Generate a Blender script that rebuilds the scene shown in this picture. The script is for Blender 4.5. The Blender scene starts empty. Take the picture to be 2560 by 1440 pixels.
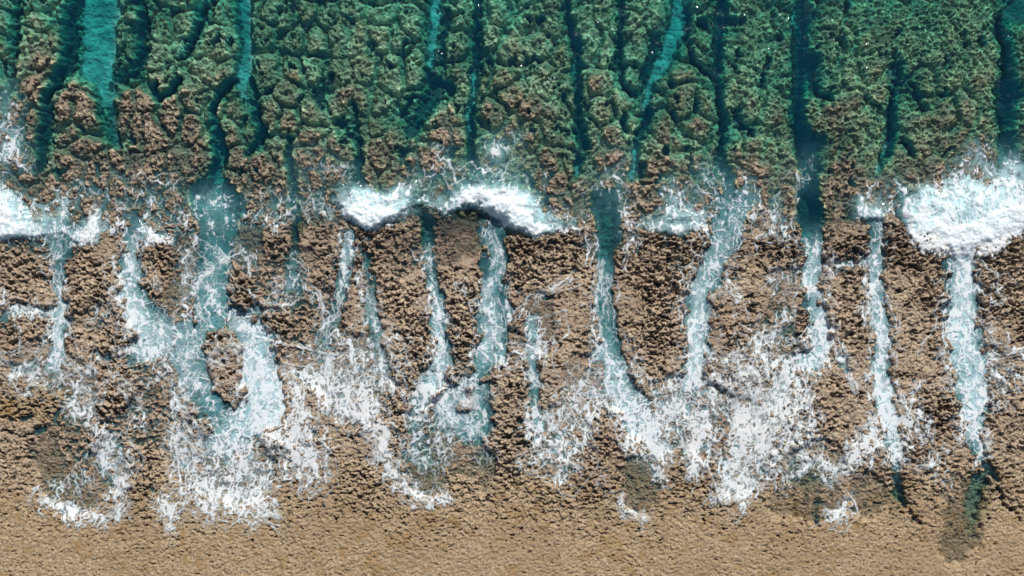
import bpy, math, heapq
import numpy as np

# ------------------------------------------------------------------ camera, sky, sun
S = 0.025                       # metres per map unit; the map is 2560 x 1440 units, sea on top
SC = bpy.context.scene
COL = SC.collection
cam_d = bpy.data.cameras.new("camera")
cam = bpy.data.objects.new("camera", cam_d)
COL.objects.link(cam)
SC.camera = cam
CAM_H = 92.0
cam.location = (0, 0, CAM_H)
cam.rotation_euler = (0, 0, 0)
cam_d.sensor_width = 36.0
cam_d.lens = 36.0 * CAM_H / 64.0
cam_d.clip_start = 0.5
cam_d.clip_end = 2000

SUN_EL, SUN_AZ = math.radians(45), math.radians(14)      # azimuth from +Y (sea) towards +X
world = bpy.data.worlds.new("World")
SC.world = world
world.use_nodes = True
wn = world.node_tree.nodes
wl = world.node_tree.links
wn.clear()
sky = wn.new('ShaderNodeTexSky')
sky.sky_type = 'NISHITA'
sky.sun_disc = False
sky.sun_elevation = SUN_EL
sky.sun_rotation = SUN_AZ
bg = wn.new('ShaderNodeBackground')
bg.inputs['Strength'].default_value = 0.065
wo = wn.new('ShaderNodeOutputWorld')
wl.new(sky.outputs[0], bg.inputs[0])
wl.new(bg.outputs[0], wo.inputs[0])
sun_d = bpy.data.lights.new("sun", 'SUN')
sun_d.energy = 4.9
sun_d.angle = math.radians(0.5)
sun_d.color = (1.0, 0.965, 0.91)
sun = bpy.data.objects.new("sun", sun_d)
COL.objects.link(sun)
sun.rotation_euler = (math.pi / 2 - SUN_EL, 0, math.pi - SUN_AZ)
SC.view_settings.view_transform = 'Standard'
SC.view_settings.look = 'None'
SC.view_settings.exposure = 0.12
SC.view_settings.gamma = 1.0
SC.render.engine = 'CYCLES'
SC.cycles.transparent_max_bounces = 16
SC.cycles.max_bounces = 6

# ------------------------------------------------------------------ map grid (dense in view, growing coarse outward)
STEP = 2.0
def axis(a, b):
    core = np.arange(a, b + 0.1, STEP)
    g, out, d = STEP, [], 0.0
    for k in range(34):
        g *= 1.28
        d += g
        out.append(d)
    out = np.array(out)
    return np.concatenate([a - out[::-1], core, b + out])
ax_x = axis(-140, 2700)
ax_y = axis(-140, 1580)
NX, NY = len(ax_x), len(ax_y)
X, Y = np.meshgrid(ax_x, ax_y)
X = X.astype(np.float32); Y = Y.astype(np.float32)
gx = np.gradient(ax_x); gy = np.gradient(ax_y)
SP = np.maximum(gx[None, :], gy[:, None]).astype(np.float32)      # local spacing
FADE = np.clip(1.6 - SP / 14.0, 0, 1)                             # relief fades where the grid is coarse

# ------------------------------------------------------------------ noise helpers
def lattice(seed, n=256):
    return np.random.RandomState(seed).rand(n, n).astype(np.float32)
def vnoise(x, y, sx, sy, seed):
    L = lattice(seed)
    u = x / sx + 1000.3; v = y / sy + 1000.7
    iu = np.floor(u).astype(np.int32); iv = np.floor(v).astype(np.int32)
    fu = (u - iu).astype(np.float32); fv = (v - iv).astype(np.float32)
    fu = fu * fu * fu * (fu * (fu * 6 - 15) + 10); fv = fv * fv * fv * (fv * (fv * 6 - 15) + 10)
    a = L[iv & 255, iu & 255]; b = L[iv & 255, (iu + 1) & 255]
    c = L[(iv + 1) & 255, iu & 255]; d = L[(iv + 1) & 255, (iu + 1) & 255]
    return (a * (1 - fu) + b * fu) * (1 - fv) + (c * (1 - fu) + d * fu) * fv
def gnoise(x, y, sx, sy, seed):          # gradient noise, about -1..1
    r = np.random.RandomState(seed)
    th = (r.rand(256, 256) * 2 * np.pi).astype(np.float32)
    GX, GY = np.cos(th), np.sin(th)
    u = x / sx + 1000.3; v = y / sy + 1000.7
    iu = np.floor(u).astype(np.int32); iv = np.floor(v).astype(np.int32)
    fu = (u - iu).astype(np.float32); fv = (v - iv).astype(np.float32)
    wu = fu * fu * fu * (fu * (fu * 6 - 15) + 10); wv = fv * fv * fv * (fv * (fv * 6 - 15) + 10)
    def g(du, dv):
        j = (iv + dv) & 255; i = (iu + du) & 255
        return GX[j, i] * (fu - du) + GY[j, i] * (fv - dv)
    return ((g(0, 0) * (1 - wu) + g(1, 0) * wu) * (1 - wv) + (g(0, 1) * (1 - wu) + g(1, 1) * wu) * wv) * 1.45
def fbm(x, y, sx, sy, seed, o=4, gain=0.5):
    s = 0; a = 1.0; t = 0
    for k in range(o):
        s = s + a * gnoise(x, y, sx / 2 ** k, sy / 2 ** k, seed + 17 * k); t += a; a *= gain
    return s / t * 1.3
def voronoi(x, y, sx, sy, seed, jit=0.95):
    r = np.random.RandomState(seed)
    JX = r.rand(256, 256).astype(np.float32); JY = r.rand(256, 256).astype(np.float32); JV = r.rand(256, 256).astype(np.float32)
    u = (x / sx + 1000.0); v = (y / sy + 1000.0)
    iu = np.floor(u).astype(np.int32); iv = np.floor(v).astype(np.int32)
    fu = (u - iu).astype(np.float32); fv = (v - iv).astype(np.float32)
    f1 = np.full(x.shape, 9, np.float32); f2 = f1.copy(); val = np.zeros(x.shape, np.float32)
    for dv in (-1, 0, 1):
        for du in (-1, 0, 1):
            j = (iv + dv) & 255; i = (iu + du) & 255
            d = np.hypot(du + 0.5 + (JX[j, i] - 0.5) * jit - fu, dv + 0.5 + (JY[j, i] - 0.5) * jit - fv)
            near = d < f1
            f2 = np.where(near, f1, np.minimum(f2, d))
            val = np.where(near, JV[j, i], val)
            f1 = np.where(near, d, f1)
    return f1, f2, val
def ss(a, b, x):
    t = np.clip((x - a) / (b - a), 0, 1)
    return t * t * (3 - 2 * t)
def blur(a, r):
    for axis_ in (0, 1):
        for _ in range(2):
            p = np.pad(a, [(r + 1, r) if k == axis_ else (0, 0) for k in range(2)], mode='edge').astype(np.float64)
            c = np.cumsum(p, axis=axis_)
            n = a.shape[axis_]
            hi = np.take(c, range(2 * r + 1, 2 * r + 1 + n), axis=axis_); lo = np.take(c, range(0, n), axis=axis_)
            a = ((hi - lo) / (2 * r + 1)).astype(np.float32)
    return a
def interp(pts, v):
    p = np.array(pts, float)
    return np.interp(v, p[:, 0], p[:, 1]).astype(np.float32)

# domain warps shared by shapes that follow one another
WX = 10 * fbm(X, Y, 60, 60, 11, 4) + 6 * gnoise(X, Y, 21, 21, 13) + 3 * gnoise(X, Y, 9, 9, 15)
WY = 12 * fbm(X, Y, 70, 70, 12, 4) + 6 * gnoise(X, Y, 21, 21, 14) + 3 * gnoise(X, Y, 9, 9, 16)
XW, YW = X + WX, Y + WY

def stroke(pts, xx=None, yy=None, pad=60.0):
    """signed inside distance (positive inside, map units) and the interpolated extra values along a poly-line
    of (x, y, half_width, extra)"""
    xx = XW if xx is None else xx; yy = YW if yy is None else yy
    best = np.full(X.shape, -1e3, np.float32); ext = np.zeros(X.shape, np.float32); rel = np.full(X.shape, 9.0, np.float32)
    pts = list(pts)
    if len(pts) == 1:
        pts = pts * 2
    for (x0, y0, w0, e0), (x1, y1, w1, e1) in zip(pts[:-1], pts[1:]):
        m = max(w0, w1) + pad
        i0, i1 = np.searchsorted(ax_x, [min(x0, x1) - m, max(x0, x1) + m]); j0, j1 = np.searchsorted(ax_y, [min(y0, y1) - m, max(y0, y1) + m])
        if i1 <= i0 or j1 <= j0:
            continue
        sl = (slice(j0, j1), slice(i0, i1))
        px, py = xx[sl], yy[sl]
        dx, dy = x1 - x0, y1 - y0
        L2 = dx * dx + dy * dy + 1e-6
        t = np.clip(((px - x0) * dx + (py - y0) * dy) / L2, 0, 1)
        d = np.hypot(px - x0 - t * dx, py - y0 - t * dy)
        w = w0 + (w1 - w0) * t
        s = w - d
        b = s > best[sl]
        best[sl] = np.where(b, s, best[sl])
        ext[sl] = np.where(b, e0 + (e1 - e0) * t, ext[sl])
        rel[sl] = np.where(b, d / np.maximum(w, 1), rel[sl])
    return best, ext, rel

# ------------------------------------------------------------------ channels: (x, y, half width, depth in m); second item: pale sand on the floor 0..1
CH = [
 # cracks and channels between the submerged spurs
 (0, [(38,0,7,2.2),(35,60,8,2.2),(30,120,7,2.0),(22,200,6,1.6),(5,250,5,1.0)]),
 (1, [(236,-50,52,2.3),(238,40,48,2.2),(232,120,47,2.0),(228,165,44,1.9),(252,200,24,1.9),(262,240,17,1.8),(270,282,14,1.8)]),
 (.25, [(268,270,14,1.8),(272,330,19,2.0),(288,362,8,1.6)]),
 (0, [(176,0,12,2.6),(168,60,14,2.6),(160,160,14,2.4),(138,200,14,2.2),(115,240,12,2.0),(105,300,13,1.8),(100,380,14,1.6),(92,430,12,1.3)]),
 (0, [(350,0,9,2.4),(345,60,10,2.4),(350,120,10,2.4),(330,188,10,2.2),(296,200,10,2.2)]),
 (0, [(502,10,8,2.4),(490,60,9,2.4),(466,118,9,2.2),(440,150,5,1.6)]),
 (0, [(440,195,7,1.8),(428,228,8,2.0),(400,242,8,2.0),(380,212,6,1.6)]),
 (.85, [(600,-20,16,2.4),(606,60,16,2.4),(613,120,17,2.1),(603,170,19,1.8),(598,205,15,1.4),(602,240,10,1.3)]),
 (0, [(586,190,8,2.2),(572,205,9,2.4),(545,228,9,2.4),(532,262,10,2.3),(530,300,10,2.2)]),
 (.35, [(533,300,11,2.3),(545,345,15,2.4),(545,400,18,2.4),(530,470,24,2.3)]),
 (0, [(620,190,7,2.0),(630,230,8,2.2),(640,280,9,2.2),(650,320,10,2.2),(640,350,8,2.0),(620,385,6,1.6)]),
 (0, [(715,340,6,1.6),(722,400,7,1.6),(731,440,7,1.5),(735,520,7,1.3)]),
 (0, [(655,225,8,1.6),(680,215,5,1.4)]), (0, [(790,235,12,1.6),(800,262,7,1.4)]), (0, [(830,180,9,1.6),(818,205,6,1.4)]),
 (0, [(845,300,11,1.7),(870,312,8,1.5)]), (0, [(860,345,7,1.5),(885,330,7,1.5)]),
 (0, [(880,250,6,1.6),(890,330,7,1.7),(895,420,8,1.6),(902,465,9,1.4)]),
 (1, [(1090,-20,15,2.2),(1088,30,16,2.1),(1080,80,13,1.9),(1075,130,10,1.8),(1070,160,8,1.8)]),
 (0, [(1068,165,8,2.2),(1075,200,13,2.5),(1118,212,13,2.4),(1130,238,8,2.0)]),
 (0, [(1116,30,12,1.8),(1100,120,5,1.8),(1112,160,6,2.0)]),
 (0, [(1060,246,9,2.2),(1022,238,8,1.9),(1010,282,12,2.0)]),
 (.1, [(1085,230,20,1.7),(1060,265,14,1.6),(1020,330,14,1.5)]),
 (0, [(1196,-20,8,2.5),(1192,60,9,2.5),(1193,140,11,2.5),(1189,178,10,2.4)]),
 (.9, [(1186,185,8,2.0),(1180,240,8,1.9),(1168,280,7,1.7),(1172,325,7,1.9)]),
 (0, [(1184,265,5,2.5),(1182,310,7,2.5),(1176,350,8,2.5),(1180,405,8,2.0),(1188,430,10,1.3)]),
 (0, [(1415,0,8,2.5),(1430,60,10,2.5),(1441,110,12,2.5),(1444,180,8,2.4),(1447,250,10,2.4),(1450,310,11,2.4),(1462,365,14,2.2)]),
 (.7, [(1452,395,10,2.1),(1446,432,8,1.6)]),
 (.45, [(1436,150,8,2.0),(1440,215,7,2.0)]),
 (0, [(1555,0,8,2.0),(1553,60,7,2.0),(1550,140,8,2.1),(1562,200,8,2.0),(1582,230,9,2.0)]),
 (0, [(1563,300,11,2.0),(1568,320,6,1.8)]),
 (.9, [(1712,-30,24,2.6),(1700,40,22,2.5),(1687,100,20,2.3),(1667,150,19,2.1),(1636,190,13,1.9),(1620,240,8,1.8),(1611,272,7,1.7)]),
 (0, [(1650,95,12,2.4),(1640,130,14,2.4),(1622,172,12,2.4),(1612,200,8,2.2)]),
 (0, [(1625,275,11,2.4),(1615,305,12,2.4),(1602,335,11,2.2)]),
 (1, [(1600,350,10,1.8),(1594,385,11,1.7),(1587,420,9,1.6),(1578,450,8,1.3)]),
 (0, [(1610,410,8,1.8),(1600,438,8,1.6)]),
 (0, [(1722,0,8,2.4),(1722,100,7,2.3),(1742,155,8,2.2),(1782,180,9,2.2)]), (0, [(1760,50,14,2.0)]),
 (0, [(1812,-20,12,2.6),(1805,60,12,2.6),(1797,130,12,2.6),(1798,190,10,2.5),(1808,250,9,2.4),(1813,310,12,2.3),(1806,350,9,2.2)]),
 (.4, [(1802,370,8,2.2),(1808,420,10,2.0),(1830,470,16,1.8),(1836,520,26,1.7)]),
 (0, [(1955,88,12,1.9)]), (0, [(1925,130,5,1.8),(1918,190,6,1.8),(1905,205,9,1.8)]), (0, [(1840,270,6,1.8),(1855,300,6,1.8),(1885,330,8,1.8)]),
 (0, [(2016,-20,17,3.0),(2010,60,17,3.0),(2008,140,19,3.0),(2004,190,18,3.0),(2000,250,14,2.9),(2005,325,20,2.8),(2018,370,22,2.7),(2026,430,22,2.6),(2022,500,27,2.4),(2030,560,27,2.2),(2030,600,24,1.8)]),
 (.7, [(1996,10,7,2.0),(1993,80,6,2.0)]), (.6, [(1988,250,5,1.9),(1990,350,5,1.9)]),
 (0, [(2035,150,24,2.6),(2040,190,12,2.5),(2060,232,8,2.0),(2085,242,6,1.8)]), (0, [(2050,350,18,2.3),(2030,390,10,2.0),(2055,420,8,1.8)]),
 (.6, [(2238,120,5,1.9),(2246,200,8,1.9),(2235,228,5,1.8)]),
 (0, [(2254,150,6,2.4),(2259,190,7,2.4)]),
 (0, [(2242,225,8,2.5),(2240,290,12,2.5),(2231,350,13,2.4),(2224,385,9,2.2)]),
 (1, [(2221,370,7,1.7),(2208,398,9,1.5),(2200,428,7,1.3)]),
 (0, [(2290,212,8,1.9),(2305,255,6,1.8)]), (0, [(2265,350,8,1.8),(2290,388,8,1.6)]),
 (0, [(2515,50,16,2.6),(2526,120,12,2.6),(2530,190,16,2.8),(2530,235,30,2.8),(2518,300,20,2.6)]),
 (.25, [(2524,340,18,2.4),(2527,380,20,2.3),(2532,450,28,2.0)]), (.3, [(2556,10,36,2.2)]),
 # pool and channels across the drying rock
 (.5, [(530,470,40,2.2),(540,510,62,2.3),(545,560,40,2.2),(537,640,38,1.9),(532,720,40,1.5),(525,790,42,1.2)]),
 (.5, [(480,840,45,.9),(470,890,44,.4),(495,960,34,.6),(520,1015,34,.9),(560,1045,44,.9)]),
 (.5, [(590,800,30,.8),(645,860,46,.8),(650,940,46,.9),(670,1010,52,.8),(600,1060,52,.5),(550,1110,40,.25)]),
 (0, [(735,520,8,1.2),(738,590,10,.8),(728,680,20,.45),(735,740,30,.25)]),
 (.3, [(690,770,15,.3),(640,765,16,.4),(620,795,20,.5)]),
 (.4, [(150,585,40,.9),(150,640,18,1.0),(150,720,15,.9),(150,800,17,.8),(150,870,20,.5),(130,920,24,.25),(40,925,16,.15)]),
 (.4, [(-10,800,16,.5),(40,775,14,.5),(90,772,12,.5),(140,790,12,.6)]),
 (.4, [(340,560,22,.7),(325,660,26,.5),(330,730,36,.5),(365,790,42,.5),(400,840,55,.35),(340,890,32,.3)]),
 (.4, [(875,590,22,.6),(862,660,20,.55),(848,740,20,.45),(825,810,20,.3),(800,870,26,.2)]),
 (.4, [(915,640,13,.35),(925,700,16,.45),(930,780,20,.45),(940,850,18,.35),(960,920,22,.15)]),
 (.4, [(1072,545,14,1.2),(1072,640,13,.9),(1085,720,18,.8),(1097,790,22,.8),(1107,870,26,.7),(1100,930,30,.45),(1060,980,36,.25),(1035,1060,24,.2),(1055,1150,36,.18)]),
 (.6, [(1235,575,30,1.3),(1240,660,32,1.4),(1230,740,38,1.4),(1242,810,42,1.3),(1225,880,40,.9),(1180,950,18,.4),(1110,1015,34,.3)]),
 (.5, [(1205,970,20,.6),(1205,1020,28,.7),(1190,1070,44,.7),(1120,1035,26,.6)]),
 (.4, [(1330,800,20,.3),(1325,880,16,.6),(1335,960,17,.7),(1340,1020,17,.5),(1345,1080,16,.25)]),
 (.35, [(1510,500,34,1.3),(1520,540,36,1.4),(1522,600,24,1.3),(1512,680,25,1.3),(1512,760,25,1.3),(1518,830,26,1.1),(1530,900,40,.7),(1550,970,40,.3),(1600,1050,44,.25),(1640,1120,28,.15)]),
 (.5, [(1836,520,40,1.5),(1810,600,38,1.2),(1765,690,32,.9),(1742,760,28,.8),(1740,830,28,.7),(1740,900,30,.5),(1730,960,28,.2),(1700,1020,36,.12)]),
 (.4, [(2030,600,26,1.5),(2035,680,22,.9),(2030,760,22,.9),(2050,830,26,.8),(2050,885,26,.5),(1980,920,30,.12),(1940,1000,36,.1)]),
 (.3, [(2090,880,14,.4),(2122,930,7,.3)]),
 (.4, [(2190,560,20,1.2),(2188,620,20,1.2),(2188,700,20,.9),(2195,780,22,.8),(2205,850,22,.7),(2200,930,25,.6),(2212,1010,30,.5),(2232,1100,22,.4),(2243,1170,12,.5)]),
 (0, [(2243,1170,12,.6),(2240,1235,19,.55),(2258,1265,9,.5),(2285,1302,5,.4)]),
 (.3, [(2170,655,11,.5),(2090,660,9,.3)]),
 (.5, [(2400,630,36,1.3),(2410,720,38,1.0),(2400,800,42,.9),(2410,880,42,.9),(2430,950,42,.8),(2430,1030,36,.8)]),
 (.05, [(2425,1080,24,.9),(2440,1120,20,1.0),(2450,1150,10,.7),(2462,1180,12,.7)]),
 (.15, [(2445,1200,22,.42),(2432,1245,22,.35),(2430,1290,15,.3),(2430,1340,7,.25)]),
 (0, [(2470,1170,7,.6),(2490,1220,7,.6),(2515,1265,5,.5),(2540,1295,6,.5)]),
 (0, [(2040,1230,5,.5),(2040,1310,5,.5)]),
 (0, [(20,1056,5,.7),(80,1046,6,.7)]), (0, [(95,1078,8,.6),(140,1062,4,.5),(150,1030,10,.6),(180,1000,8,.5)]),
 (0, [(365,1243,5,.6),(390,1225,6,.6)]), (0, [(240,880,10,.4),(270,892,10,.6)]), (0, [(255,1058,7,.4),(320,1030,6,.4)]),
]
# water films that wash over the rock: (x, y, half width, film depth)
FILM = [
 [(150,600,60,.1),(60,600,50,.05)], [(470,620,50,.12),(470,720,55,.1),(440,780,50,.06)], [(600,600,60,.2),(640,660,40,.1),(700,700,60,.04),(760,660,50,.03)],
 [(110,900,60,.02),(200,960,50,.02),(210,1040,35,.03),(150,1130,75,.05),(190,1210,80,.05)], [(290,1100,35,.15),(270,1190,45,.06)],
 [(420,900,70,.04),(420,1000,60,.03),(330,1060,50,.05),(450,1090,50,.03),(480,1160,60,.02),(600,1170,90,.05)],
 [(780,760,60,.03),(800,900,80,.03),(900,920,80,.04),(880,1000,70,.04)], [(1075,1100,70,.1),(1075,1180,62,.06)], [(1170,1150,50,.03),(1225,1140,22,.2),(1210,1200,25,.05)],
 [(1400,1080,80,.02),(1400,1160,55,.03)], [(1600,1180,50,.1),(1600,1240,48,.05)], [(1480,960,80,.02)], [(1700,1030,100,.04),(1850,1080,90,.02),(1850,1190,60,.02)],
 [(2010,1180,50,.12),(2040,1240,70,.02),(1960,1260,40,.01)], [(2170,1240,60,.02)], [(2400,1240,60,.02),(2400,1330,50,.04),(2380,1370,40,.06)],
 [(1480,620,30,.08),(1580,600,30,.05)], [(1960,700,40,.02),(1940,860,60,.02)], [(2050,1150,60,.03)], [(1000,640,60,.02),(1150,600,60,.05)], [(1340,760,40,.05),(1360,850,40,.05)],
 [(2480,900,40,.02)], [(250,800,50,.01)],
]
# low brown heads that reach the surface in the shallow north (x, y, radius, depth of the top)
HEADS = [(80,50,45,.45),(75,160,30,.5),(118,165,32,-.06),(95,215,40,-.06),(55,270,30,.05),(188,262,52,-.04),(335,262,50,-.05),(350,350,40,.02),
 (170,380,45,.02),(258,385,42,-.02),(350,420,60,-.04),(455,260,36,.15),(500,270,28,.2),(160,470,50,.0),(270,470,60,.0),(60,430,45,.05),(40,470,50,.1),
 (940,100,60,.45),(900,350,60,.2),(1130,300,50,.15),(1090,370,60,.08),(1250,300,60,.3),(960,450,50,.15),(1530,380,60,.08),(1640,380,70,.15),(660,440,60,.1),(2120,440,50,.1),
 (1880,450,50,.08),(1980,100,30,.4),(2400,430,80,.2),(2480,380,60,.2)]

# ------------------------------------------------------------------ depth map
topD = interp([(-2000,2.6),(-600,1.5),(0,.66),(150,.44),(300,.27),(420,.20),(500,.14),(560,.02),(600,-.16),(700,-.24),(1000,-.26),(1150,-.2),(1300,-.3),(1440,-.42),(3000,-1.8)], Y + 18 * fbm(X, Y, 160, 100, 31, 3))
topD += np.where(Y < 560, 1, 0.2) * 0.26 * fbm(X, Y, 120, 150, 32, 3)
topD += interp([(0,-.12),(450,-.1),(700,0),(1500,0.0),(1900,.12),(2560,.1)], X) * ss(520, 300, Y)
for hx, hy, hr, hd in HEADS:
    d = np.hypot(XW - hx, YW - hy)
    t = ss(hr * 1.15, hr * .6, d)
    topD = topD * (1 - t) + np.minimum(topD, hd) * t
upper = ss(600, 500, Y + 12 * gnoise(X, Y, 50, 50, 33))        # under water: coral relief
midz = 1 - upper
low = ss(1080, 1330, Y + 60 * fbm(X, Y, 180, 120, 34, 3))      # smooth shelf
# coral relief
wx2 = X + 4 * gnoise(X, Y, 14, 14, 41) + 2 * gnoise(X, Y, 6, 6, 42); wy2 = Y + 4 * gnoise(X, Y, 14, 14, 43) + 2 * gnoise(X, Y, 6, 6, 44)
c1, c2, cv = voronoi(wx2, wy2, 11.5 + 3.5 * (X > 1e9), 11.5, 45)
b1, b2, bv = voronoi(X + WX * .7, Y + WY * .7, 62, 74, 46)
nn1, nn2, nnv = voronoi(X + 6 * gnoise(X, Y, 14, 14, 41), Y + 6 * gnoise(X, Y, 14, 14, 43), 18, 16, 163)
coral = 0.26 * (cv - .5) + 0.13 * ss(.0, .25, c2 - c1) - 0.06 + .10 * (vnoise(X, Y, 5.5, 5.5, 164) - .5) + 0.30 * (ss(0, .20, b2 - b1) - 1) + .14 * (bv - .5) + .12 * fbm(X, Y, 12, 12, 47, 3)
net = ss(1500, 1900, X - .5 * Y); coral = coral * (1 - .6 * net) + net * .16 * ss(.2, .03, nn2 - nn1)  # upper right: sun caustic web shaped as raised ridges
hole = ss(.34, .52, fbm(X, Y, 40, 55, 48, 4, .6))
coral += .34 * fbm(X + .5 * WX, Y, 36, 40, 49, 4, .6)
coral -= .85 * hole
# drying rock: flat tops eaten by pits
mwx = X + .8 * WX + 2.5 * gnoise(X, Y, 8, 8, 52); mwy = Y + .8 * WY + 2 * gnoise(X, Y, 8, 8, 53)
q = fbm(mwx, mwy, 46, 34, 51, 4, .6)
k1, k2, kv = voronoi(mwx, mwy, 10.5, 8, 54); k3, k4, kw = voronoi(mwx + 77, mwy, 6.5, 5, 55)
q3 = vnoise(X, Y, 5.5, 4.5, 58) - .5
amp = .40 + 1.15 * ss(.2, .8, .6 * vnoise(X, Y, 120, 100, 59) + .4 * vnoise(X, Y, 45, 40, 155))
crev = ss(.26, .44, fbm(mwx, mwy, 34, 22, 56, 5, .66))
rough = amp * (.15 * q + .20 * (kv - .5) + .24 * (kw - .5) + .05 * ss(0, .25, k2 - k1) + .14 * q3 + .05 - .18 * (kv < .16) - .17 * ss(.14, .36, fbm(X, Y, 10, 8, 160, 3, .65))) - .42 * crev - .5 * ss(.52, .60, fbm(mwx, mwy, 70, 34, 156, 4, .6))
pitf = fbm(X + 6 * gnoise(X, Y, 20, 20, 60), Y, 15, 9, 61, 3, .55)
cr1, cr2, _ = voronoi(X + 10 * gnoise(X, Y, 22, 22, 64), Y + 8 * gnoise(X, Y, 22, 22, 65), 26, 15, 66)
band = fbm(X, Y, 150, 90, 67, 3)
pit_t = interp([(1050,.14),(1200,.24),(1300,.42),(1380,.60),(1440,.72)], Y - 70 * band - 30 * gnoise(X, Y, 40, 40, 68))
shelf = -.38 * ss(pit_t - .02, pit_t + .12, pitf) - .10 * ss(.28, .5, fbm(X, Y, 9, 6.5, 157, 3, .6)) * (.4 + .9 * vnoise(X, Y, 60, 50, 158)) + .09 * (kw - .5) * ss(1440, 1200, Y) + (.03 * (kw - .5) - .07 * (kw < .12)) * ss(.25, .7, vnoise(X, Y, 70, 50, 167)) + .05 * (kv - .5) - .12 * ss(.11, .0, (cr2 - cr1)) * ss(1440, 1180, Y - 80 * band) + .045 * fbm(X, Y, 11, 7, 62, 3) + .035 * gnoise(X, Y, 5.5, 4.5, 63)
west = ss(240, 120, X) * ss(930, 970, Y) * ss(1060, 1040, Y)
low = np.maximum(low, west)
dry = rough * (1 - low) * (1 - .15 * low) + shelf * low
relief = (coral * upper + dry * midz) * FADE
D = topD - relief
# films
film = np.zeros_like(D)
for f in FILM:
    s, e, r = stroke(f)
    t = ss(-6, 12, s + 6 * gnoise(X, Y, 18, 18, 75))
    film = np.maximum(film, t)
    D = D * (1 - t) + (e - relief * .55) * t
chan = np.zeros_like(D); sand = np.zeros_like(D)
for sd, pts in CH:
    if pts[0][1] <= 10 and pts[0][1] > -60:
        x0, y0, w0, d0 = pts[0]
        pts = [(x0 + 3, -700, w0, d0 + .6), (x0, -60, w0, d0)] + pts
    s, e, r = stroke(pts)
    up = pts[0][1] < 480
    s = s + (5 if up else 10) * gnoise(X, Y, 17, 15, 73) - (0 if up else 3.5 + 5 * gnoise(X, Y, 40, 55, 78)) + (2 if up else 4) * gnoise(X, Y, 8, 7, 74)
    s = s + (15 * gnoise(X, Y, 34, 30, 77) if max(p[2] for p in pts) > 30 else 0)
    t = ss(-6, 6, s) if up else ss(-7, 9, s)
    fl = e * (.78 if up else 1) + 0.05 * fbm(X, Y, 30, 30, 71, 3) - relief * ((.10 + .45 * (1 - sd)) if up else .62)
    fl = fl - .55 * t * (1 - t) * 4 * (gnoise(X, Y, 9, 9, 76) + .4) * (1.0 if up else .25)
    D = D * (1 - t) + np.maximum(D, fl) * t
    chan = np.maximum(chan, t)
    sand = sand * (1 - t) + sd * t
# the spurs round off towards the channels
D += .95 * np.clip(blur(chan, 11) * 1.1 - .06, 0, 1) * (1 - chan) * ss(480, 330, Y) * (.4 + vnoise(X, Y, 60, 60, 165))
D += .40 * ss(.30, .06, b2 - b1) * (1 - chan) * ss(430, 300, Y) * ss(.3, .7, vnoise(X, Y, 90, 90, 166))
W = (0.00025 * np.maximum(Y - 600, 0)).astype(np.float32)        # the wash stands a little higher up the shore

# ------------------------------------------------------------------ breaking waves: (name, label, crest poly-line (x, y, half width, height))
WAVES = [
 ("breaking_wave", "long white breaking crest left of centre, curling over the dark rock edge", [(850,500,18,.3),(880,528,30,.8),(930,548,34,1.0),(980,532,30,.9),(1030,505,24,.5),(1060,500,18,.3)]),
 ("breaking_wave", "thick white breaking crest right of centre with bright aqua water behind it", [(1110,522,16,.25),(1155,502,24,.7),(1200,495,32,1.0),(1250,515,38,1.2),(1300,552,36,1.1),(1335,578,24,.7),(1380,572,16,.4),(1430,568,12,.25)]),
 ("breaking_wave", "big round burst of white surf at the right edge of the reef", [(2275,530,34,.35),(2310,570,50,.5),(2390,595,56,.6),(2460,580,56,.6),(2520,545,50,.5),(2580,530,46,.4)]),
 ("breaking_wave", "white surf rolling in at the far left edge", [(-60,560,50,.5),(20,575,36,.6),(80,580,22,.4),(170,575,16,.2)]),
 ("breaking_wave", "small white lip of surf left of the wide pool, second from the left edge", [(180,585,14,.2),(225,598,22,.4),(265,575,18,.25)]),
 ("breaking_wave", "small curved surf lip just left of the deep turquoise pool", [(355,580,14,.25),(385,600,18,.4),(430,598,14,.25)]),
 ("breaking_wave", "low white surf edge over the rock between the two right-centre channels", [(1590,565,10,.15),(1640,570,16,.35),(1700,575,22,.5),(1760,562,16,.3)]),
 ("breaking_wave", "small hooked surf lip beside the narrow white channel right of centre", [(2140,510,12,.2),(2165,545,20,.4),(2205,542,16,.35),(2232,515,8,.15)]),
]
wave = np.zeros_like(D)
for n, l, pts in WAVES:
    s, e, r = stroke(pts)
    front = ss(1.12, .25, r)
    wave = np.maximum(wave, e * front)
    # long seaward back
    s2, e2, r2 = stroke([(a, b - c * .9, c * 1.5, d * .75) for a, b, c, d in pts])
    wave = np.maximum(wave, e2 * ss(1.15, .1, r2))
wave *= .70
W = W + wave * (1 + .25 * fbm(X, Y, 26, 26, 81, 3))
W += .02 * fbm(X, Y, 60, 40, 82, 3) * ss(620, 300, Y) * FADE
G = (W - wave) - D
Gb = blur(G, 3)

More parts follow.
